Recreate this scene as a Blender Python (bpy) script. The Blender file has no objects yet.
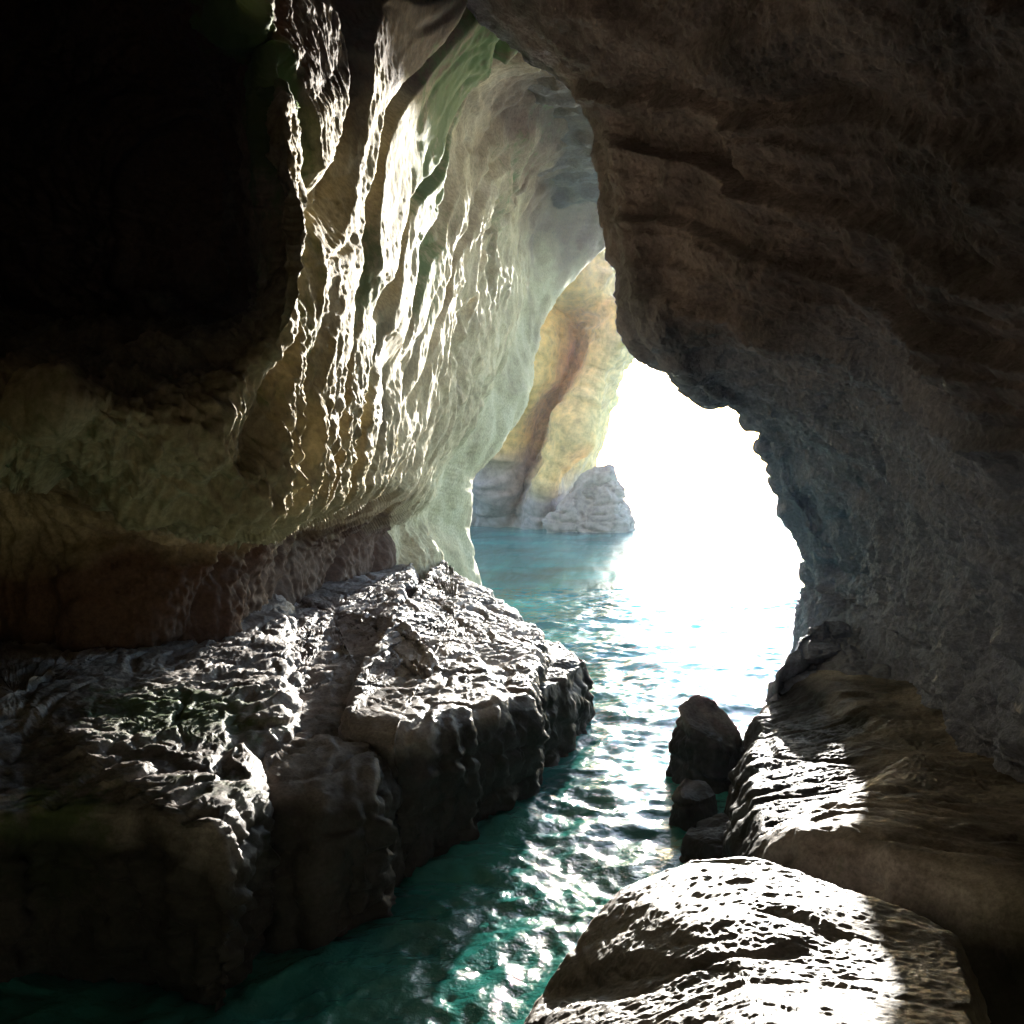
import bpy, math, random
import numpy as np
from mathutils import Vector

random.seed(7)
sc = bpy.context.scene
COL = sc.collection

HAZE = 0.0001          # density of the sea mist
# ------------------------------------------------------------------ camera model
F = 1150.0            # focal length in pixels of a 1024 px square picture
EYE = 3.6             # eye height above the water
HORIZON = 450.0
PITCH = math.atan((512 - HORIZON) / F)
CP, SP = math.cos(PITCH), math.sin(PITCH)


def at(px, py, d):
    """World point seen at a pixel, d metres ahead."""
    a = (px - 512) / F
    b = -(py - 512) / F
    y = CP + b * SP
    z = -SP + b * CP
    k = d / y
    return (a * k, d, EYE + z * k)


def on(px, py, z):
    """World point seen at a pixel on the level z."""
    a = (px - 512) / F
    b = -(py - 512) / F
    y = CP + b * SP
    zz = -SP + b * CP
    k = (z - EYE) / zz
    return (a * k, y * k, z)


# ------------------------------------------------------------------ noise
def _hash(ix, iy, iz, seed):
    h = (ix * 374761393 + iy * 668265263 + iz * 2147483647 + seed * 1274126177) & 0xFFFFFFFF
    h = ((h ^ (h >> 13)) * 1274126177) & 0xFFFFFFFF
    h = ((h ^ (h >> 16)) * 2246822519) & 0xFFFFFFFF
    return h ^ (h >> 15)


_G = np.array([(1, 1, 0), (-1, 1, 0), (1, -1, 0), (-1, -1, 0), (1, 0, 1), (-1, 0, 1), (1, 0, -1), (-1, 0, -1),
               (0, 1, 1), (0, -1, 1), (0, 1, -1), (0, -1, -1), (1, 1, 0), (-1, 1, 0), (0, -1, 1), (0, -1, -1)], float)


def noise(p, seed=0):
    """Gradient noise in -1..1 at points p (n,3)."""
    f = np.floor(p)
    i = f.astype(np.int64)
    r = p - f
    u = r * r * r * (r * (r * 6 - 15) + 10)
    out = np.zeros(len(p))
    for dx in (0, 1):
        wx = u[:, 0] if dx else 1 - u[:, 0]
        for dy in (0, 1):
            wy = u[:, 1] if dy else 1 - u[:, 1]
            for dz in (0, 1):
                wz = u[:, 2] if dz else 1 - u[:, 2]
                g = _G[_hash(i[:, 0] + dx, i[:, 1] + dy, i[:, 2] + dz, seed) & 15]
                out += wx * wy * wz * ((r[:, 0] - dx) * g[:, 0] + (r[:, 1] - dy) * g[:, 1] + (r[:, 2] - dz) * g[:, 2])
    return out * 1.1


def fbm(p, octaves=4, seed=0, gain=0.5, lac=2.03):
    out = np.zeros(len(p))
    a = 1.0
    q = p.copy()
    for k in range(octaves):
        out += a * noise(q, seed + k * 17)
        q = q * lac + 3.7
        a *= gain
    return out


def ridged(p, octaves=3, seed=0, gain=0.5, lac=2.07):
    out = np.zeros(len(p))
    a = 1.0
    q = p.copy()
    for k in range(octaves):
        out += a * (1 - 2.2 * np.abs(noise(q, seed + k * 23)))
        q = q * lac + 1.9
        a *= gain
    return out


def frame_coords(p, axis, stretch):
    """Compress coordinates along a direction so noise runs in streaks along it."""
    a = np.array(axis, float)
    a /= np.linalg.norm(a)
    t = p @ a
    return p - np.outer(t * (1 - 1.0 / stretch), a)


# ------------------------------------------------------------------ meshes
def cr_matrix(n, m):
    """Catmull-Rom resampling matrix from n control values to m samples."""
    M = np.zeros((m, n))
    t = np.linspace(0, n - 1, m)
    for r, x in enumerate(t):
        i = min(int(x), n - 2)
        f = x - i
        w = (-.5 * f + f * f - .5 * f ** 3, 1 - 2.5 * f * f + 1.5 * f ** 3,
             .5 * f + 2 * f * f - 1.5 * f ** 3, -.5 * f * f + .5 * f ** 3)
        for k, ww in zip((i - 1, i, i + 1, i + 2), w):
            M[r, min(max(k, 0), n - 1)] += ww
    return M


def warp_samples(n, m, dens):
    """Like cr_matrix, with a sampling density per control span."""
    d = np.array(dens, float)
    c = np.concatenate([[0], np.cumsum(d)])
    c /= c[-1]
    t = np.interp(np.linspace(0, 1, m), c, np.arange(n))
    M = np.zeros((m, n))
    for r, x in enumerate(t):
        i = min(int(x), n - 2)
        f = x - i
        w = (-.5 * f + f * f - .5 * f ** 3, 1 - 2.5 * f * f + 1.5 * f ** 3,
             .5 * f + 2 * f * f - 1.5 * f ** 3, -.5 * f * f + .5 * f ** 3)
        for k, ww in zip((i - 1, i, i + 1, i + 2), w):
            M[r, min(max(k, 0), n - 1)] += ww
    return M, t


def net_surface(net, mrows, mcols, rdens=None, cdens=None):
    A = np.array(net, float)
    R, C = A.shape[:2]
    Mr, tr = warp_samples(R, mrows, rdens or [1] * (R - 1))
    Mc, tc = warp_samples(C, mcols, cdens or [1] * (C - 1))
    G = np.einsum('ar,rcx,bc->abx', Mr, A, Mc)
    return G, tr, tc


def grid_normals(G, wrap=False):
    if wrap:
        E = np.concatenate([G[:, -1:], G, G[:, :1]], axis=1)
        dv = np.gradient(E, axis=1)[:, 1:-1]
    else:
        dv = np.gradient(G, axis=1)
    du = np.gradient(G, axis=0)
    n = np.cross(du, dv)
    l = np.linalg.norm(n, axis=2, keepdims=True)
    return n / np.maximum(l, 1e-9)


def grid_faces(R, C, wrap=False):
    idx = np.arange(R * C).reshape(R, C)
    if wrap:
        idx = np.concatenate([idx, idx[:, :1]], axis=1)
    return np.stack([idx[:-1, :-1], idx[:-1, 1:], idx[1:, 1:], idx[1:, :-1]], axis=-1).reshape(-1, 4)


def mesh_object(name, verts, quads, mat, origin=None, attrs=None, parent=None, smooth=True):
    verts = np.asarray(verts, float).reshape(-1, 3)
    if origin is None:
        lo, hi = verts.min(0), verts.max(0)
        origin = np.array([(lo[0] + hi[0]) / 2, (lo[1] + hi[1]) / 2, lo[2]])
    origin = np.array(origin, float)
    me = bpy.data.meshes.new(name)
    nf = len(quads)
    me.vertices.add(len(verts))
    me.vertices.foreach_set('co', (verts - origin).astype(np.float32).ravel())
    me.loops.add(nf * 4)
    me.loops.foreach_set('vertex_index', np.asarray(quads, np.int32).ravel())
    me.polygons.add(nf)
    me.polygons.foreach_set('loop_start', np.arange(0, nf * 4, 4, dtype=np.int32))
    me.polygons.foreach_set('use_smooth', np.full(nf, smooth))
    me.update(calc_edges=True)
    for k, v in (attrs or {}).items():
        a = me.attributes.new(k, 'FLOAT', 'POINT')
        a.data.foreach_set('value', np.asarray(v, np.float32).ravel())
    me.materials.append(mat)
    o = bpy.data.objects.new(name, me)
    o.location = origin
    COL.objects.link(o)
    if parent:
        o.parent = parent
    return o


def tag(o, label, cat=None, group=None, kind=None):
    if label:
        o['label'] = label
    if cat:
        o['category'] = cat
    if group:
        o['group'] = group
    if kind:
        o['kind'] = kind
    return o


# ------------------------------------------------------------------ materials
def new_mat(name):
    m = bpy.data.materials.new(name)
    m.use_nodes = True
    nt = m.node_tree
    nt.nodes.clear()
    return m, nt


def N(nt, t, **kw):
    n = nt.nodes.new(t)
    for k, v in kw.items():
        setattr(n, k, v)
    return n


def rock_mat(name, c_dark, c_mid, c_light, rough=(0.55, 0.9), scale=1.0, bump=0.5, algae=None, spec=0.5, stretch=(1, 1, 1), face_shade=None, tint_and_light=None):
    m, nt = new_mat(name)
    L = nt.links.new
    out = N(nt, 'ShaderNodeOutputMaterial')
    bs = N(nt, 'ShaderNodeBsdfPrincipled')
    L(bs.outputs[0], out.inputs[0])
    tc = N(nt, 'ShaderNodeTexCoord')
    mp = N(nt, 'ShaderNodeMapping')
    mp.inputs['Scale'].default_value = stretch
    L(tc.outputs['Object'], mp.inputs[0])
    n1 = N(nt, 'ShaderNodeTexNoise')
    n1.inputs['Scale'].default_value = 0.9 * scale
    n1.inputs['Detail'].default_value = 8
    n1.inputs['Roughness'].default_value = 0.62
    L(mp.outputs[0], n1.inputs['Vector'])
    cr = N(nt, 'ShaderNodeValToRGB')
    e = cr.color_ramp.elements
    e[0].position, e[0].color = 0.32, (*c_dark, 1)
    e[1].position, e[1].color = 0.68, (*c_light, 1)
    k = e.new(0.5)
    k.color = (*c_mid, 1)
    L(n1.outputs[0], cr.inputs[0])
    col = cr.outputs[0]
    if tint_and_light:  # mixes in painted shade and glow, and the sea rock's own tint
        v_ = N(nt, 'ShaderNodeAttribute', attribute_name='tint_and_light')
        m0 = N(nt, 'ShaderNodeMix', data_type='RGBA')
        L(v_.outputs['Fac'], m0.inputs[0])
        L(col, m0.inputs[6])
        cv = N(nt, 'ShaderNodeMix', data_type='RGBA')
        L(n1.outputs[0], cv.inputs[0])
        cv.inputs[6].default_value = (*[c * .7 for c in tint_and_light], 1)
        cv.inputs[7].default_value = (*[c * 1.3 for c in tint_and_light], 1)
        L(cv.outputs[2], m0.inputs[7])
        col = m0.outputs[2]
    # fine speckle and dark pits
    n2 = N(nt, 'ShaderNodeTexNoise')
    n2.inputs['Scale'].default_value = 22 * scale
    n2.inputs['Detail'].default_value = 5
    n2.inputs['Roughness'].default_value = 0.7
    L(mp.outputs[0], n2.inputs['Vector'])
    sp = N(nt, 'ShaderNodeMapRange')
    sp.inputs[1].default_value, sp.inputs[2].default_value = 0.3, 0.7
    sp.inputs[3].default_value, sp.inputs[4].default_value = 0.62, 1.3
    L(n2.outputs[0], sp.inputs[0])
    mx = N(nt, 'ShaderNodeMix', data_type='RGBA', blend_type='MULTIPLY')
    mx.inputs[0].default_value = 1.0
    L(col, mx.inputs[6])
    L(sp.outputs[0], mx.inputs[7])
    col = mx.outputs[2]
    if algae:
        at_ = N(nt, 'ShaderNodeAttribute', attribute_name='algae')
        n3 = N(nt, 'ShaderNodeTexNoise')
        n3.inputs['Scale'].default_value = 5
        n3.inputs['Detail'].default_value = 6
        n3.inputs['Roughness'].default_value = 0.65
        L(mp.outputs[0], n3.inputs['Vector'])
        ad = N(nt, 'ShaderNodeMath', operation='MULTIPLY_ADD')
        L(n3.outputs[0], ad.inputs[0])
        ad.inputs[1].default_value = 1.6
        ad.inputs[2].default_value = -0.8
        a2 = N(nt, 'ShaderNodeMath', operation='ADD')
        L(ad.outputs[0], a2.inputs[0])
        L(at_.outputs['Fac'], a2.inputs[1])
        sm = N(nt, 'ShaderNodeMapRange', interpolation_type='SMOOTHSTEP')
        sm.inputs[1].default_value, sm.inputs[2].default_value = 0.2, 0.75
        sm.inputs[3].default_value, sm.inputs[4].default_value = 0.0, 0.85
        L(a2.outputs[0], sm.inputs[0])
        m2 = N(nt, 'ShaderNodeMix', data_type='RGBA')
        L(sm.outputs[0], m2.inputs[0])
        L(col, m2.inputs[6])
        m2.inputs[7].default_value = (*algae, 1)
        col = m2.outputs[2]
    if face_shade:
        # shade of backlit ledge faces put into the colour, below an irregular line
        t_ = N(nt, 'ShaderNodeAttribute', attribute_name='face_shade')
        m3 = N(nt, 'ShaderNodeMix', data_type='RGBA')
        L(t_.outputs['Fac'], m3.inputs[0])
        L(col, m3.inputs[6])
        m3.inputs[7].default_value = (*face_shade, 1)
        col = m3.outputs[2]
    L(col, bs.inputs['Base Color'])
    rg = N(nt, 'ShaderNodeMapRange')
    rg.inputs[1].default_value, rg.inputs[2].default_value = 0.3, 0.7
    rg.inputs[3].default_value, rg.inputs[4].default_value = rough
    L(n1.outputs[0], rg.inputs[0])
    L(rg.outputs[0], bs.inputs['Roughness'])
    bs.inputs['Specular IOR Level'].default_value = spec
    # bump: pits and grain
    n4 = N(nt, 'ShaderNodeTexNoise')
    n4.inputs['Scale'].default_value = 9 * scale
    n4.inputs['Detail'].default_value = 9
    n4.inputs['Roughness'].default_value = 0.68
    L(mp.outputs[0], n4.inputs['Vector'])
    bp = N(nt, 'ShaderNodeBump')
    bp.inputs['Strength'].default_value = bump
    bp.inputs['Distance'].default_value = 0.12
    L(n4.outputs[0], bp.inputs['Height'])
    L(bp.outputs[0], bs.inputs['Normal'])
    return m


WALL_MAT = rock_mat('fluted_limestone', (0.25, 0.195, 0.105), (0.46, 0.385, 0.225), (0.60, 0.52, 0.34), algae=(0.10, 0.17, 0.055), bump=0.13, rough=(.75, .95), spec=.2, tint_and_light=(.11, .064, .042))
ROOF_MAT = rock_mat('roof_stone', (0.06, 0.044, 0.058), (0.18, 0.137, 0.165), (0.38, 0.30, 0.34), bump=1.0, rough=(.38, .7), spec=.6, tint_and_light=(.33, .36, .53))
SIDE_MAT = rock_mat('blue_glow_stone', (0.13, 0.135, 0.19), (0.20, 0.21, 0.29), (0.26, 0.27, 0.36), bump=0.4)  # blue glow of the right side put into the stone colour
LEDGE_MAT = rock_mat('wet_ledge_stone', (0.075, 0.064, 0.058), (0.25, 0.215, 0.195), (0.47, 0.42, 0.39), rough=(0.42, 0.75), bump=0.3, spec=.06, algae=(0.08, 0.13, 0.04), scale=1.5, face_shade=(0.009, 0.0085, 0.007))
BOULDER_MAT = rock_mat('pale_boulder_stone', (0.08, 0.066, 0.055), (0.26, 0.225, 0.19), (0.38, 0.335, 0.285), rough=(0.4, 0.75), bump=0.35, scale=1.6)
CLIFF_MAT = rock_mat('yellow_cliff_stone', (0.48, 0.27, 0.08), (0.68, 0.42, 0.13), (0.74, 0.50, 0.19), scale=0.12, bump=0.3, tint_and_light=(.23, .20, .215))
INNER_MAT = rock_mat('inner_cave_stone', (0.08, 0.055, 0.04), (0.14, 0.10, 0.07), (0.22, 0.16, 0.11), bump=0.5)


def water_mat():
    m, nt = new_mat('sea_water')
    L = nt.links.new
    out = N(nt, 'ShaderNodeOutputMaterial')
    bs = N(nt, 'ShaderNodeBsdfPrincipled')
    L(bs.outputs[0], out.inputs[0])
    tc = N(nt, 'ShaderNodeTexCoord')
    n0 = N(nt, 'ShaderNodeTexNoise')
    n0.inputs['Scale'].default_value = 0.35
    n0.inputs['Detail'].default_value = 4
    L(tc.outputs['Object'], n0.inputs['Vector'])
    cr = N(nt, 'ShaderNodeValToRGB')
    e = cr.color_ramp.elements
    e[0].position, e[0].color = 0.35, (0.012, 0.10, 0.09, 1)
    e[1].position, e[1].color = 0.7, (0.05, 0.34, 0.28, 1)
    L(n0.outputs[0], cr.inputs[0])
    L(cr.outputs[0], bs.inputs['Base Color'])
    bs.inputs['Roughness'].default_value = 0.035
    bs.inputs['IOR'].default_value = 1.33
    n1 = N(nt, 'ShaderNodeTexNoise')
    n1.inputs['Scale'].default_value = 11
    n1.inputs['Detail'].default_value = 5
    n1.inputs['Roughness'].default_value = 0.6
    L(tc.outputs['Object'], n1.inputs['Vector'])
    bp = N(nt, 'ShaderNodeBump')
    bp.inputs['Strength'].default_value = 0.35
    bp.inputs['Distance'].default_value = 0.08
    L(n1.outputs[0], bp.inputs['Height'])
    L(bp.outputs[0], bs.inputs['Normal'])
    return m


WATER_MAT = water_mat()

# ------------------------------------------------------------------ left wall of the cave
W = lambda *rows: [[p if len(p) == 3 else p for p in r] for r in rows]
LW_PX = [
    # left of frame ............................................. mouth edge ......... outside
    [(-1100, -700, 3), (-100, -700, 5), (120, -700, 5.5), (230, -700, 6), (290, -700, 6.3), (310, -700, 6.8), (380, -700, 8), (460, -700, 12), (600, -700, 15), (800, -700, 20), (900, -700, 40), (-300, -700, 40)],
    [(-1100, -250, 3), (-60, -250, 6.0), (120, -250, 6.5), (230, -250, 6.4), (290, -250, 6.5), (310, -250, 7.0), (380, -250, 8.6), (480, -250, 11.5), (680, -250, 15), (900, -250, 20), (960, -250, 38), (-300, -250, 36)],
    [(-1100, 0, 3), (-60, 0, 7.4), (120, 0, 8.6), (225, 0, 6.6), (272, 0, 7.4), (300, 0, 8.0), (365, 0, 9.6), (450, 0, 11.8), (590, 0, 14.5), (800, 0, 20), (900, 0, 36), (-200, 0, 34)],
    [(-1100, 110, 3), (-60, 110, 7.7), (120, 110, 9.6), (215, 110, 9.4), (272, 110, 6.4), (300, 110, 7.0), (362, 110, 9.2), (445, 105, 13.6), (540, 95, 18.5), (700, 105, 28), (800, 110, 38), (-200, 110, 32)],
    [(-1100, 205, 3), (-60, 205, 7.8), (120, 205, 10), (218, 205, 10.2), (280, 205, 6.1), (306, 205, 6.8), (362, 205, 9.2), (438, 205, 14.0), (500, 205, 20), (554, 198, 28), (640, 190, 36), (-200, 205, 30)],
    [(-1100, 300, 3), (-60, 300, 7.8), (120, 300, 9.8), (218, 300, 9.6), (280, 300, 6.0), (306, 300, 6.7), (362, 300, 9.1), (430, 300, 13.8), (484, 300, 19.5), (520, 300, 26), (495, 300, 32), (-200, 300, 30)],
    [(-1100, 390, 3), (-60, 385, 5.8), (80, 365, 5.6), (168, 365, 5.8), (258, 375, 6.0), (290, 385, 6.6), (348, 395, 8.8), (412, 400, 13.2), (458, 400, 18.4), (487, 400, 23), (465, 400, 28), (-200, 400, 30)],
    [(-1100, 440, 3), (-60, 420, 5.2), (60, 425, 5.1), (163, 475, 5.5), (250, 490, 6.0), (282, 490, 6.6), (340, 480, 8.8), (396, 468, 13), (422, 465, 17.4), (438, 470, 21), (410, 480, 26), (-200, 480, 30)],
    [(-1100, 470, 3), (-60, 462, 6.3), (60, 470, 6.2), (160, 512, 6.5), (248, 528, 7.2), (284, 520, 8), (340, 502, 10), (392, 488, 13.6), (414, 484, 17.6), (430, 495, 21), (410, 500, 26), (-200, 500, 30)],
    [(-1100, 520, 3), (-60, 470, 10.6), (90, 490, 11), (200, 524, 11.4), (262, 532, 12.6), (290, 530, 14.4), (342, 528, 16.8), (388, 524, 18.8), (407, 520, 20), (426, 520, 21.4), (405, 540, 26), (-200, 540, 30)],
    [(-1100, 680, 3), (-60, 650, 11), (90, 650, 11.4), (200, 645, 12), (262, 622, 13.6), (292, 608, 15.4), (342, 590, 17.6), (400, 580, 19.2), (424, 574, 20.2), (440, 571, 21.4), (415, 590, 26), (-200, 590, 30)],
]
net = [[at(*p) for p in r] for r in LW_PX]
net.append([(p[0], p[1] + 0.3, -0.8) for p in net[-1]])
G, tr, tc = net_surface(net, 600, 680, rdens=[2, 2, 4, 4, 4, 4, 3.2, 2.4, 2.2, 2.2, 1.2], cdens=[1.2, 3, 3, 2.6, 2, 4, 5, 5, 3.5, 1.5, .5])
Nn = grid_normals(G)
P = G.reshape(-1, 3)
Nf = Nn.reshape(-1, 3)
# make normals face the camera side
flip = np.sign(np.sum(Nf * (np.array([2.0, 2.0, 3.6]) - P), axis=1, keepdims=True))
flip = np.sign(np.median(flip)) or 1
Nf = Nf * flip
warp = np.stack([noise(P * 0.55, 5), noise(P * 0.55, 6), noise(P * 0.55, 8)], 1) * 0.45
Q = P + warp
tcol = np.interp(np.tile(tc, G.shape[0]), [0, 4, 5, 6, 11], [0, 4, 4.4, 5, 10])
near = np.interp(tcol, [3.2, 4.2, 5.5, 8], [1.0, .6, 0.15, 0.0])
diag = np.clip((P[:, 2] - 3.9 + .5 * noise(P * .8, 9)) / 1.2, 0, 1)
fa = frame_coords(Q * .62, (0.06, 1.5, 1.0), 5.5)      # dipping flutes in the upper wall
fb = frame_coords(Q * .68, (0.06, 0.9, 1.0), 4.5)     # upright flutes lower down


def relief(f):
    g1 = np.clip(1 - np.abs(noise(f * 1.1 + 4, 33)) * 6.5, 0, 1)
    g2 = np.clip(1 - np.abs(noise(f * 3.1, 34)) * 5, 0, 1)
    g3 = np.clip(1 - np.abs(noise(f * .55 + 9, 35)) * 9, 0, 1)
    r = 0.022 * ridged(f * 1.5, 2, 31, 0.5) - 0.17 * g1 ** .8 - .028 * g2 - .2 * g3 ** .8
    return r + 0.003 * ridged(f * 5.2, 2, 41) + .002 * fbm(f * 13, 2, 43)


d = np.interp(tcol, [3.5, 4.3], [.09, .035]) * fbm(Q * 0.5, 3, 11)
d += (1 + .3 * near) * (diag * relief(fa) + (1 - diag) * .75 * relief(fb))
d += 0.004 * fbm(Q * 9, 3, 51)
d += np.interp(tcol, [5.8, 7, 10], [0, 1, 1]) * .13 * ridged(Q * .9, 4, 53)
d += near * (.03 * ridged(Q * 3.5, 3, 58) + .03 * fbm(Q * 9, 4, 59, .6))
crag = np.clip((4.5 - P[:, 2]) / 1.0, 0, 1) * np.interp(tcol, [3, 4.5, 6, 7], [.6, .7, .3, .1])
d += crag * (0.07 * ridged(Q * 2.8, 3, 61) + 0.05 * fbm(Q * 7, 3, 71))
d -= d.mean()
d *= np.interp(tcol, [6.5, 8, 9], [1, .4, .4])
V = P + Nf * d[:, None]
# algae where the damp green streaks are
alg = np.zeros(len(P))
for px, py, dd, rad, amp in ((440, 235, 13.2, 1.3, 0.62), (320, 290, 7.0, 0.7, .45), (235, 40, 6.7, .5, 0.9), (280, 130, 7.0, .4, .7), (475, 70, 13.6, 1.5, .75), (385, 290, 9.7, .8, .6), (230, 430, 6.1, .5, .25), (100, 390, 5.3, .6, .25), (540, 200, 20, 2.0, .35)):
    c = np.array(at(px, py, dd))
    alg += amp * np.exp(-np.sum((P - c) ** 2, 1) / rad ** 2)
shade_mask = np.clip((3.75 - tcol + .5 * fbm(P * .9, 3, 81)) / .7 + .5, 0, 1) * np.clip((P[:, 2] - 4.35 + .3 * noise(P * 1.5, 82)) / .5, 0, 1)  # shade of the left hollow painted into the rock colour
shade_mask = np.maximum(shade_mask, np.clip((2.9 - P[:, 2] + .3 * noise(P * 1.5, 83)) / .5, 0, 1) * (tcol < 6))  # shade under the overhang, painted as dark brown
shade_mask = np.maximum(shade_mask, .8 * np.clip((P[:, 2] - 8.3 + .8 * fbm(P * .6, 3, 84)) / 1.2 + .5, 0, 1))  # shade along the top of the wall, painted in
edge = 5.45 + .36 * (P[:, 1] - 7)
shade_mask = np.maximum(shade_mask, .93 * np.clip((P[:, 2] - edge + .45 * fbm(P * np.array([1, .45, .8]) * 1.1, 4, 86)) / .22, 0, 1) * np.clip((8 - tcol) / 1.5, 0, 1))  # roof shadow on the upper wall, painted with a ragged lower edge
lw = mesh_object('rock_wall', V, grid_faces(*G.shape[:2]), WALL_MAT, attrs={'algae': alg, 'tint_and_light': shade_mask})
tag(lw, 'tall fluted tan rock wall with green algae streaks, left of the cave mouth', 'rock wall')

# ------------------------------------------------------------------ roof and right wall
RF_PX = [
    [(350, -300, 8.5), (600, -300, 7), (800, -300, 6), (1000, -300, 5), (1250, -300, 4), (1700, -300, 2.8)],
    [(480, 0, 11.9), (610, 0, 9.4), (720, 0, 8.2), (860, 0, 6.9), (1020, 0, 5.8), (1500, 0, 3.7)],
    [(568, 82, 12.0), (630, 82, 10.4), (740, 90, 9.0), (860, 110, 7.8), (1020, 140, 6.3), (1500, 180, 3.9)],
    [(607, 135, 11.6), (650, 138, 10.6), (740, 158, 9.4), (860, 205, 8.2), (1020, 275, 6.7), (1500, 350, 4)],
    [(614, 205, 11.2), (655, 202, 10.5), (750, 228, 9.5), (870, 280, 8.4), (1020, 350, 6.9), (1500, 450, 4)],
    [(632, 285, 10.8), (680, 288, 10.3), (770, 322, 9.5), (880, 365, 8.6), (1020, 430, 7.1), (1500, 520, 4)],
    [(655, 345, 10.8), (700, 350, 10.6), (780, 375, 10.4), (890, 420, 9.5), (1020, 490, 7.6), (1500, 600, 4)],
    [(700, 386, 11.5), (750, 400, 11.8), (810, 430, 11.6), (900, 480, 10.4), (1020, 550, 7.9), (1500, 700, 4)],
    [(757, 408, 13.2), (790, 440, 13.4), (840, 480, 13), (915, 530, 11.4), (1020, 610, 8.2), (1500, 800, 4)],
    [(790, 490, 15.5), (820, 510, 15.5), (860, 540, 14.4), (925, 590, 11.8), (1020, 670, 8.4), (1500, 900, 4)],
    [(818, 572, 16.5), (845, 590, 16), (885, 610, 14.6), (940, 650, 11.6), (1020, 740, 8.5), (1500, 1000, 4)],
    [(803, 625, 16.8), (830, 645, 15.6), (885, 670, 13.4), (945, 705, 11.2), (1020, 800, 8.5), (1500, 1200, 4)],
]
rn = [[at(*p) for p in r] for r in RF_PX]
C0 = np.array(at(660, 470, 12))
net = []
for k_, r in enumerate(rn):
    s = np.array(r[0])
    o = s - C0
    if k_ < 7:
        o = np.array([.75, 0, .66])
    o[1] = 0
    o /= np.linalg.norm(o)
    k1 = s + o * 0.9 + np.array([0, .9, 0])
    k0 = s + o * 9 + np.array([0, 1.6, 0])
    net.append([tuple(k0), tuple(k1)] + r)
back = [(-9, -5, 14), (-4, -5, 9), (-2, -5, 8.6), (0, -5, 8.4), (1, -5, 7.8), (2, -5, 6.6), (3, -5, 5), (3.8, -5, 3.4)]
net.insert(0, back)
net.append([(p[0], p[1] + .1, -1.0) for p in net[-1]])
G, tr, tc = net_surface(net, 560, 520, rdens=[1, 2, 3, 3, 3, 3, 3, 3, 3, 3, 3, 3, 1.2], cdens=[.6, 1.2, 3, 4, 4.5, 5, 3])
Nn = grid_normals(G)
P = G.reshape(-1, 3)
Nf = Nn.reshape(-1, 3)
s = np.sign(np.median(np.sum(Nf * (np.array([0.5, 3.0, 3.0]) - P), axis=1)))
Nf = Nf * s
vv = np.repeat(tr, G.shape[1])
uu = np.tile(tc, G.shape[0])
wv = vv + 0.4 * fbm(P * 0.3, 3, 91) + 0.03 * noise(P * 2.2, 95)
saw = (wv + 0.02) % 1.0
prof = np.where(saw < 0.14, saw / 0.14, 1 - (saw - 0.14) / 0.86) - 0.5
amp = np.interp(vv, [0, 2, 3, 4, 6, 7, 9, 13], [.05, .16, .21, .22, .18, .10, .05, 0.02]) * np.clip((uu - 1.6) / .8, 0.1, 1)
saw2 = (wv * 2.6 + .3 + .5 * noise(P * .4, 96)) % 1.0
prof2 = np.where(saw2 < 0.2, saw2 / 0.2, 1 - (saw2 - 0.2) / 0.8) - 0.5
d = amp * prof * np.clip(1.0 + .7 * noise(P * .45, 97), .4, 1.5) + amp * .4 * prof2 * np.clip(.4 + noise(P * .6, 98), 0, 1.2)
Q = P + np.stack([noise(P * .6, 15), noise(P * .6, 16), noise(P * .6, 18)], 1) * .3
d += 0.22 * fbm(Q * .5, 3, 111) + 0.07 * fbm(Q * 1.9, 3, 121) + 0.04 * ridged(frame_coords(Q, (.8, -.55, -.2), 2.4) * 3.4, 3, 131) + .02 * ridged(Q * 8, 2, 135) + 0.014 * fbm(Q * 18, 3, 141)
d -= d.mean()
d += np.clip((vv - 8) / 2, 0, 1) * (.16 * fbm(Q * 1.1, 3, 161) + .06 * ridged(Q * 2.7, 2, 162))
d *= np.clip(0.35 + .3 * np.clip((vv - 8) / 2, 0, 1) + np.abs(uu - 2) / 1.2, 0, 1)
V = P + Nf * d[:, None]
R, C = G.shape[:2]
split = int(np.searchsorted(tr, 7.55))
Vg = V.reshape(R, C, 3)
top, low = Vg[:split + 1], Vg[split:]
tint_and_light = np.clip((vv - 6.6 + 1.2 * fbm(P * .45, 3, 151)) / 2.4 + .5, 0, 1).reshape(R, C)  # blue glow over the right wall, painted as a tint of the rock
rf = mesh_object('cave_roof', top, grid_faces(*top.shape[:2]), ROOF_MAT, attrs={'tint_and_light': tint_and_light[:split + 1]})
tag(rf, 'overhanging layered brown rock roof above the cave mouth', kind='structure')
sw = mesh_object('rock_wall', low, grid_faces(*low.shape[:2]), ROOF_MAT, attrs={'tint_and_light': tint_and_light[split:]})
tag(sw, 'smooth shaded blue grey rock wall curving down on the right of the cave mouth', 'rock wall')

# outer brow: the roof carries on outside as a thick overhang above the mouth
br = []
for yy, zz in ((11.5, 9.6), (16, 9.3), (21, 9.4), (25, 9.5), (27.5, 9.9), (28.5, 11), (27, 13), (20, 14), (11.5, 14)):
    br.append([(x, yy + .9 * math.sin(x * .7), zz + .3 * math.sin(x * .5 + yy)) for x in (-8, -5, -2, 1, 4, 7, 10, 14)])
G, tr, tc = net_surface(br, 220, 220)
P = G.reshape(-1, 3)
Nf = grid_normals(G).reshape(-1, 3)
Nf *= -np.sign(np.median(Nf[:len(P) // 3, 2]))
brow = mesh_object('cave_roof', P + Nf * (.3 * fbm(P * .4, 3, 181) + .15 * ridged(P * 1.1, 3, 182))[:, None], grid_faces(*G.shape[:2]), INNER_MAT)
tag(brow, 'brown outer overhang above the top of the cave mouth', kind='structure')

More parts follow.
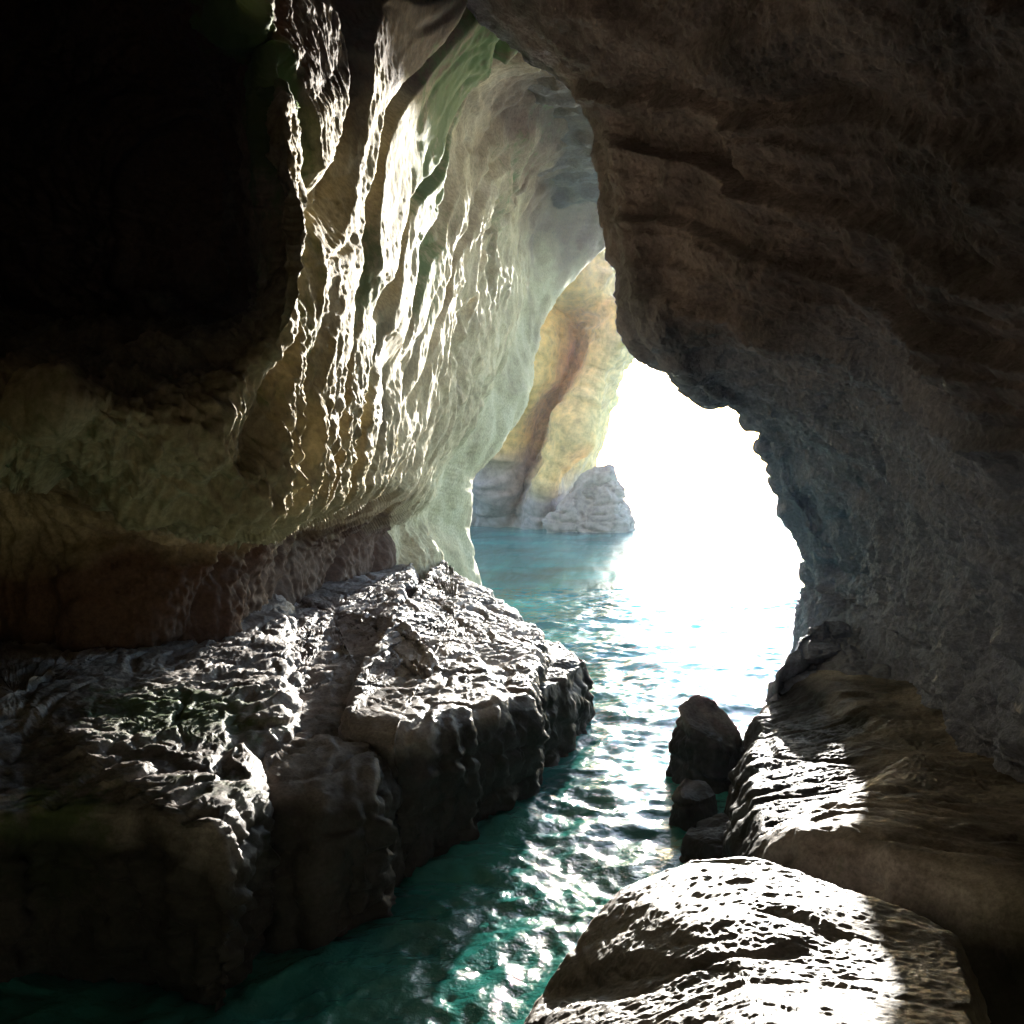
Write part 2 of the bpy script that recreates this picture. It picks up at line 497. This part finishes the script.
# ------------------------------------------------------------------ the mass of rock around and behind
th = np.linspace(0, 1, 120)
rows = []
prof_net = []
for k, a in enumerate(np.linspace(math.radians(-18), math.radians(198), 14)):
    ring = []
    for yy, sc_ in ((14.0, 1.25), (9, 1.15), (4, 1.0), (-2, .95), (-7, .8), (-10.5, .45), (-11.5, .02)):
        ring.append((math.cos(a) * 8.5 * sc_, yy, 2.0 + math.sin(a) * 9.5 * sc_))
    prof_net.append(ring)
G, tr, tc = net_surface(prof_net, 200, 160)
P = G.reshape(-1, 3)
Nf = grid_normals(G).reshape(-1, 3)
d = 0.5 * fbm(P * .35, 4, 211) + .15 * ridged(P * 1.2, 3, 221)
hull = mesh_object('cave_interior', P + Nf * d[:, None], grid_faces(*G.shape[:2]), INNER_MAT)
tag(hull, 'dark rough inner rock of the sea cave', kind='structure')


# ------------------------------------------------------------------ ledges, blocks and boulders
def rock(name, poly, mat, zb=-0.8, center=None, flare=0.15, nth=420, ntop=110, nside=60, bev=0.12, amp=1.0, seed=0,
         streak=(0.35, 1.0, 0.0), stretch=2.2, crown=0.0, freq=1.0, algae=(), crk=.7, lump=.05, sharp=.5, dome=1.0, shade_top=1.0):
    poly = np.array(poly, float)
    n = len(poly)
    # closed Catmull-Rom outline
    per = np.linalg.norm(np.roll(poly, -1, 0) - poly, axis=1)
    cum = np.concatenate([[0], np.cumsum(per)])
    t = np.interp(np.linspace(0, cum[-1], nth, endpoint=False), cum, np.arange(n + 1))
    i = np.minimum(t.astype(int), n - 1)
    f = (t - i)[:, None]
    p0, p1, p2, p3 = (poly[(i + k) % n] for k in (-1, 0, 1, 2))
    sm = p1 + .5 * f * (p2 - p0 + f * (2 * p0 - 5 * p1 + 4 * p2 - p3 + f * (3 * (p1 - p2) + p3 - p0)))
    lin = p1 + f * (p2 - p1)
    E = (1 - sharp) * sm + sharp * lin
    c = np.array(center, float) if center is not None else E.mean(0)
    tg = np.roll(E, -1, 0) - np.roll(E, 1, 0)
    on_ = np.stack([tg[:, 1], -tg[:, 0], np.zeros(len(E))], 1)
    on_ /= np.maximum(np.linalg.norm(on_, axis=1, keepdims=True), 1e-9)
    E = E + on_ * (amp * (.16 * noise(E * 1.4 * freq, 350 + seed) + .08 * noise(E * 4 * freq, 351 + seed)))[:, None]
    rings = []
    for r in np.linspace(0.0, 1, ntop) ** 0.8:
        g = c + (E - c) * r
        g[:, 2] = c[2] + (E[:, 2] - c[2]) * r ** dome + crown * (1 - r ** 2)
        g[:, 2] -= bev * max(0, (r - .93) / .07) ** 2
        rings.append(g)
    tang = np.roll(E, -1, 0) - np.roll(E, 1, 0)
    nrm = np.stack([tang[:, 1], -tang[:, 0], np.zeros(len(E))], 1)
    nrm /= np.maximum(np.linalg.norm(nrm, axis=1, keepdims=True), 1e-9)
    if np.sum(nrm * (E - c)) < 0:
        nrm = -nrm
    for s_ in np.linspace(0, 1, nside)[1:]:
        g = E + nrm * (bev * .5 * min(1, s_ * 8) + flare * s_)
        g[:, 2] = (E[:, 2] - bev) * (1 - s_) + zb * s_
        rings.append(g)
    G = np.stack(rings)
    Nf = grid_normals(G, True)
    up = np.sign(np.median(Nf[:ntop // 2, :, 2])) or 1
    Nf = Nf * up
    Nf[:3] = Nf[5].mean(0) / np.linalg.norm(Nf[5].mean(0))
    Nf = Nf.reshape(-1, 3)
    P = G.reshape(-1, 3)
    Q = P + np.stack([noise(P * .9, 300 + seed), noise(P * .9, 301 + seed), noise(P * .9, 302 + seed)], 1) * .2
    S = frame_coords(Q, streak, stretch)
    d = lump * fbm(Q * .8 * freq, 3, seed + 310)
    crack = np.clip(1 - np.abs(noise(S * 1.5 * freq, seed + 320)) * 9, 0, 1)
    crack2 = np.clip(1 - np.abs(noise(S * 4.2 * freq, seed + 325)) * 5, 0, 1)
    d += crk * (-0.10 * crack ** .7 - 0.035 * crack2)
    d += 0.03 * fbm(S * 5.5 * freq, 3, seed + 330) + 0.012 * ridged(Q * 15 * freq, 2, seed + 340)
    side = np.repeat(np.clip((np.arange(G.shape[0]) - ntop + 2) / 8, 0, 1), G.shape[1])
    Sv = P * np.array([1, 1, .45])
    d += side * (.10 * ridged(Sv * 1.9 * freq, 3, seed + 360) - .05 + .05 * fbm(P * 6 * freq, 4, seed + 365, .6) - .08 * np.clip(1 - np.abs(noise(P * np.array([.8, .8, 3.2]), seed + 366)) * 8, 0, 1))
    V = P + Nf * (d * amp)[:, None]
    alg = np.zeros(len(P))
    for cx, cy, cz, rad, am in algae:
        alg += am * np.exp(-np.sum((P - np.array([cx, cy, cz])) ** 2, 1) / rad ** 2)
    q = grid_faces(G.shape[0], G.shape[1], True)
    return mesh_object(name, V, q, mat, attrs={'algae': alg, 'tint_and_light': np.full(len(P), .8), 'face_shade': np.maximum(.8 * side * np.clip(.75 + .5 * fbm(P * 1.5, 3, 78 + seed), 0, 1), np.clip((shade_top - P[:, 2] + .18 * fbm(P * 1.1, 3, 77 + seed)) / .3 + .5, 0, .92))})  # ledge sides and lower faces carry painted shade


# left side: near shelf, middle shelf, far block, tip block
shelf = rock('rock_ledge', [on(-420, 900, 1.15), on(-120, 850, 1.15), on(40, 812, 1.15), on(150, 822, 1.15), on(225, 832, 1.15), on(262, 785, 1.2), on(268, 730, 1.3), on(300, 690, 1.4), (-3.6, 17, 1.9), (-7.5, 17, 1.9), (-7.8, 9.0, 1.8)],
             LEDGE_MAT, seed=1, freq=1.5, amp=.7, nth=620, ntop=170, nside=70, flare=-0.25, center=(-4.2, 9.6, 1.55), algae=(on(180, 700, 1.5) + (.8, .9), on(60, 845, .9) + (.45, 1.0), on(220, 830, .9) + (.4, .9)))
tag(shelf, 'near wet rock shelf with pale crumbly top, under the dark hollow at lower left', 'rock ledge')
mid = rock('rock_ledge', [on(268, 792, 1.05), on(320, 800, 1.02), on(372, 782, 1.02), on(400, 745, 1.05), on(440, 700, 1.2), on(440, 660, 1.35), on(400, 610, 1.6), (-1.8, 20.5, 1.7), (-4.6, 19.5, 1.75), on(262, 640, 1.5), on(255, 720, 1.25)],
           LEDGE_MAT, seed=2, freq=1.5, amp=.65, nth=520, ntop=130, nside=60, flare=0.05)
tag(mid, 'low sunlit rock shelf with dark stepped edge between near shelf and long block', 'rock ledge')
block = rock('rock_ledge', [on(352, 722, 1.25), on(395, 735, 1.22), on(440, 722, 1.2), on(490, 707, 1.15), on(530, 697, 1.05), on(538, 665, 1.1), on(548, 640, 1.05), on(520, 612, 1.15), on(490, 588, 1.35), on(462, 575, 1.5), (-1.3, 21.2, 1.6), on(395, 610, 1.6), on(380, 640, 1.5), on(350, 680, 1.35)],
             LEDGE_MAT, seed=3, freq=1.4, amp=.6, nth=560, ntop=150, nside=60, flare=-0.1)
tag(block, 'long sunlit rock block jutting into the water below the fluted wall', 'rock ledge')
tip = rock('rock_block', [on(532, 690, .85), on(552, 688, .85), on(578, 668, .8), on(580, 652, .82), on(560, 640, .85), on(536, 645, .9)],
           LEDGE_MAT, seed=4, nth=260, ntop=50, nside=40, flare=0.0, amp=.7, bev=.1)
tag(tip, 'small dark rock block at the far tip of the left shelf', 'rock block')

# right side
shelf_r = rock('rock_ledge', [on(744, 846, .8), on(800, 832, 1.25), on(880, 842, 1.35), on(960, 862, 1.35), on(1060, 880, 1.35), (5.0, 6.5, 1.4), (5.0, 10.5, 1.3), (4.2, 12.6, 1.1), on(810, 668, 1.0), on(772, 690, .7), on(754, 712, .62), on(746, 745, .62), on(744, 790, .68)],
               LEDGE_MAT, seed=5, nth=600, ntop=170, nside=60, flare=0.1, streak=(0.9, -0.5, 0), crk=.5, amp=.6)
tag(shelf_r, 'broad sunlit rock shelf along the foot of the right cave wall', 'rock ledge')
foot = rock('rock_block', [on(766, 692, .75), on(790, 680, .9), on(835, 682, 1.0), (4.4, 12.6, 1.1), (4.8, 14.5, 1.3), at(822, 618, 15.0), at(800, 634, 14.0), at(780, 664, 13.2)],
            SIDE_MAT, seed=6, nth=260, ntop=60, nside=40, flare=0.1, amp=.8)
tag(foot, 'dark pointed rock at the base of the right cave wall by the bright water', 'rock block')
up1 = rock('standing_rock', [at(679, 705, 12.6), at(697, 690, 12.9), at(716, 700, 12.9), at(733, 722, 12.7), at(742, 748, 12.4), at(715, 742, 12.2), at(692, 728, 12.3)],
           LEDGE_MAT, seed=7, sharp=1,  nth=240, ntop=40, nside=60, flare=0.08, amp=.45, bev=.03, zb=-.4, shade_top=.55)
tag(up1, 'taller dark upright rock on the water edge beside the right shelf', 'rock')
up2 = rock('standing_rock', [at(678, 785, 11.1), at(688, 776, 11.3), at(702, 781, 11.3), at(715, 794, 11.1), at(700, 800, 10.9), at(684, 798, 10.9)],
           LEDGE_MAT, seed=8, sharp=1,  nth=180, ntop=34, nside=50, flare=0.06, amp=.35, bev=.02, zb=-.4, shade_top=.45)
tag(up2, 'shorter dark pointed rock standing in the water in front of the taller one', 'rock')
up3 = rock('rock_block', [at(684, 836, 10.0), at(700, 820, 10.3), at(722, 812, 10.4), at(740, 818, 10.2), at(742, 838, 9.8), at(715, 848, 9.7)],
           LEDGE_MAT, seed=9, sharp=1,  nth=200, ntop=40, nside=40, flare=0.06, amp=.4, bev=.02, zb=-.4, shade_top=.45)
tag(up3, 'low dark rock lump wedged between the foreground boulder and the right shelf', 'rock block')
boulder = rock('boulder', [on(527, 1000, .75), on(560, 950, .95), on(620, 888, 1.15), on(690, 858, 1.25), on(765, 856, 1.3), on(870, 893, 1.35), on(955, 935, 1.35), on(985, 1000, 1.5), on(1000, 1120, 1.75), on(800, 1200, 1.8), on(620, 1150, 1.4), on(525, 1060, .95)],
               BOULDER_MAT, seed=10, nth=640, ntop=200, nside=60, flare=0.25, crown=.1, streak=(0.9, -0.5, 0), amp=.42, bev=.1, crk=.4)
tag(boulder, 'large pale sunlit foreground boulder with pitted top at lower right', 'boulder')

# ------------------------------------------------------------------ headland beyond the mouth
D = 57.0
cl = [
    [(300, 60, 75), (400, 60, 66), (490, 70, 60), (560, 80, 57), (590, 95, 55), (604, 110, 60), (608, 110, 75)],
    [(300, 160, 70), (400, 160, 62), (500, 170, 59), (565, 180, 56), (594, 195, 53), (610, 200, 58), (612, 200, 75)],
    [(300, 260, 68), (400, 260, 60), (500, 270, 57.5), (545, 272, 55), (576, 275, 52), (616, 280, 56), (622, 280, 75)],
    [(300, 320, 66), (400, 320, 60), (485, 325, 57), (535, 325, 53), (578, 328, 55), (628, 326, 53), (636, 330, 75)],
    [(300, 365, 66), (400, 365, 60), (475, 372, 56.5), (525, 372, 52.5), (566, 374, 55), (604, 368, 53.5), (608, 370, 75)],
    [(300, 440, 64), (400, 440, 59), (470, 430, 56), (505, 430, 53.5), (544, 432, 55.2), (582, 428, 53), (594, 430, 75)],
    [(300, 500, 63), (400, 500, 57.5), (470, 490, 55), (495, 495, 54), (525, 495, 55), (552, 490, 53.5), (580, 490, 75)],
    [(300, 530, 62), (400, 530, 57), (470, 530, 55.5), (500, 530, 55), (525, 530, 55), (550, 530, 54), (590, 530, 75)],
]
net = [[at(*p) for p in r] for r in cl]
G, tr, tc = net_surface(net, 260, 260)
P = G.reshape(-1, 3)
Nf = grid_normals(G).reshape(-1, 3)
Q = P + np.stack([noise(P * .15, 415), noise(P * .15, 416), noise(P * .15, 418)], 1) * 1.2
d = 1.0 + .9 * ridged(frame_coords(Q, (0.5, 0, 1), 2.0) * .2, 4, 411) + .25 * ridged(Q * np.array([.25, .25, .9]), 3, 421) + .3 * fbm(Q * .45, 3, 425) + .15 * fbm(Q * 2.5, 3, 431)
s = np.sign(np.median(Nf[:, 1])) * -1
cliff = mesh_object('sea_cliff', P + Nf * s * (d - 1.0)[:, None] * .5, grid_faces(*G.shape[:2]), CLIFF_MAT, attrs={'tint_and_light': np.clip((3.4 - P[:, 2] - .35 * P[:, 0] + 1.5 * fbm(Q * .3, 3, 441)) / 3 + .3, 0, .85)})  # shadow on the cliff's lower left painted in as grey
tag(cliff, 'tall yellow sea cliff standing beyond the cave mouth', 'cliff')
stack = rock('sea_rock', [at(558, 505, 51), at(585, 470, 51), at(612, 462, 51), at(618, 480, 53), at(600, 480, 56), at(570, 500, 56)],
             CLIFF_MAT, seed=12, nth=260, ntop=60, nside=60, flare=0.6, amp=3.0, freq=.25, bev=.3, zb=-1)
tag(stack, 'low purple grey rock at the foot of the yellow cliff', 'rock')

# ------------------------------------------------------------------ the sea
ny, nx = 760, 620
ys = np.concatenate([np.linspace(1.5, 30, 560), np.geomspace(30.3, 4000, 200)])
us = np.linspace(-1, 1, nx)
us = np.sign(us) * (0.55 * np.abs(us) + 0.45 * np.abs(us) ** 3)
X = us[None, :] * (ys[:, None] * 1.6 + 4)
Y = np.repeat(ys[:, None], nx, 1)
P = np.stack([X, Y, np.zeros_like(X)], -1).reshape(-1, 3)
fade = np.interp(P[:, 1], [0, 40, 120, 400], [1, 1, .8, 0])
Q = P + np.stack([noise(P * .5, 515), noise(P * .5, 516), 0 * P[:, 0]], 1) * .5
z = 0.07 * fbm(Q * .4, 2, 511) + 0.03 * ridged(Q * 1.3, 2, 521) + 0.016 * ridged(Q * np.array([3.2, 4.2, 1]), 2, 531) + .006 * fbm(Q * 10, 2, 541)
P[:, 2] = z * fade - .06
sea = mesh_object('sea', P, grid_faces(ny, nx), WATER_MAT, origin=(0, 0, 0))
tag(sea, 'rippling teal sea water running out through the cave mouth', kind='structure')

# ------------------------------------------------------------------ sea mist in the air
hm, nt = new_mat('sea_mist')
ho = N(nt, 'ShaderNodeOutputMaterial')
pv = N(nt, 'ShaderNodeVolumePrincipled')
pv.inputs['Color'].default_value = (.72, .84, 1, 1)
pv.inputs['Density'].default_value = HAZE
pv.inputs['Anisotropy'].default_value = 0.85
nt.links.new(pv.outputs[0], ho.inputs['Volume'])
hb = np.array([(x, y, z) for z in (-2, 46) for y in (-16, 110) for x in (-70, 70)], float)
hz = mesh_object('haze', hb, [(0, 2, 3, 1), (4, 5, 7, 6), (0, 1, 5, 4), (2, 6, 7, 3), (0, 4, 6, 2), (1, 3, 7, 5)], hm, smooth=False)
tag(hz, 'thin bright sea mist in the air of the cave mouth', kind='stuff')

# ------------------------------------------------------------------ light, sky, camera
SUN_EL, SUN_AZ = math.radians(7), math.radians(10.75)
sv = Vector((math.sin(SUN_AZ) * math.cos(SUN_EL), math.cos(SUN_AZ) * math.cos(SUN_EL), math.sin(SUN_EL)))
ld = bpy.data.lights.new('sun', 'SUN')
ld.energy = 2.2
ld.angle = math.radians(.53)
ld.color = (1, .95, .86)
lo = bpy.data.objects.new('sun', ld)
lo.rotation_euler = sv.to_track_quat('Z', 'Y').to_euler()
lo.location = (10, 40, 25)
COL.objects.link(lo)

w = bpy.data.worlds.new('World')
sc.world = w
w.use_nodes = True
nt = w.node_tree
nt.nodes.clear()
wo = nt.nodes.new('ShaderNodeOutputWorld')
bg = nt.nodes.new('ShaderNodeBackground')
sk = nt.nodes.new('ShaderNodeTexSky')
sk.sky_type = 'NISHITA'
sk.sun_disc = False
sk.sun_elevation = SUN_EL
sk.sun_rotation = SUN_AZ
sk.air_density = 1.0
sk.dust_density = 0.4
sk.ozone_density = 3.0
bg.inputs[1].default_value = 0.15
nt.links.new(sk.outputs[0], bg.inputs[0])
nt.links.new(bg.outputs[0], wo.inputs[0])

cd = bpy.data.cameras.new('camera')
cd.sensor_width = 36
cd.lens = 36 * F / 1024
cd.clip_end = 10000
cd.clip_start = 0.05
co = bpy.data.objects.new('camera', cd)
co.location = (0, 0, EYE)
co.rotation_euler = (math.pi / 2 - PITCH, 0, 0)
COL.objects.link(co)
sc.camera = co

vs = sc.view_settings
sc.display_settings.display_device = 'sRGB'
vs.view_transform = 'Standard'
vs.look = 'None'
vs.exposure = 3.3
vs.gamma = 1
cy = sc.cycles
cy.use_denoising = True
cy.max_bounces = 8
cy.diffuse_bounces = 3
cy.glossy_bounces = 3
cy.volume_bounces = 1
cy.sample_clamp_indirect = 6
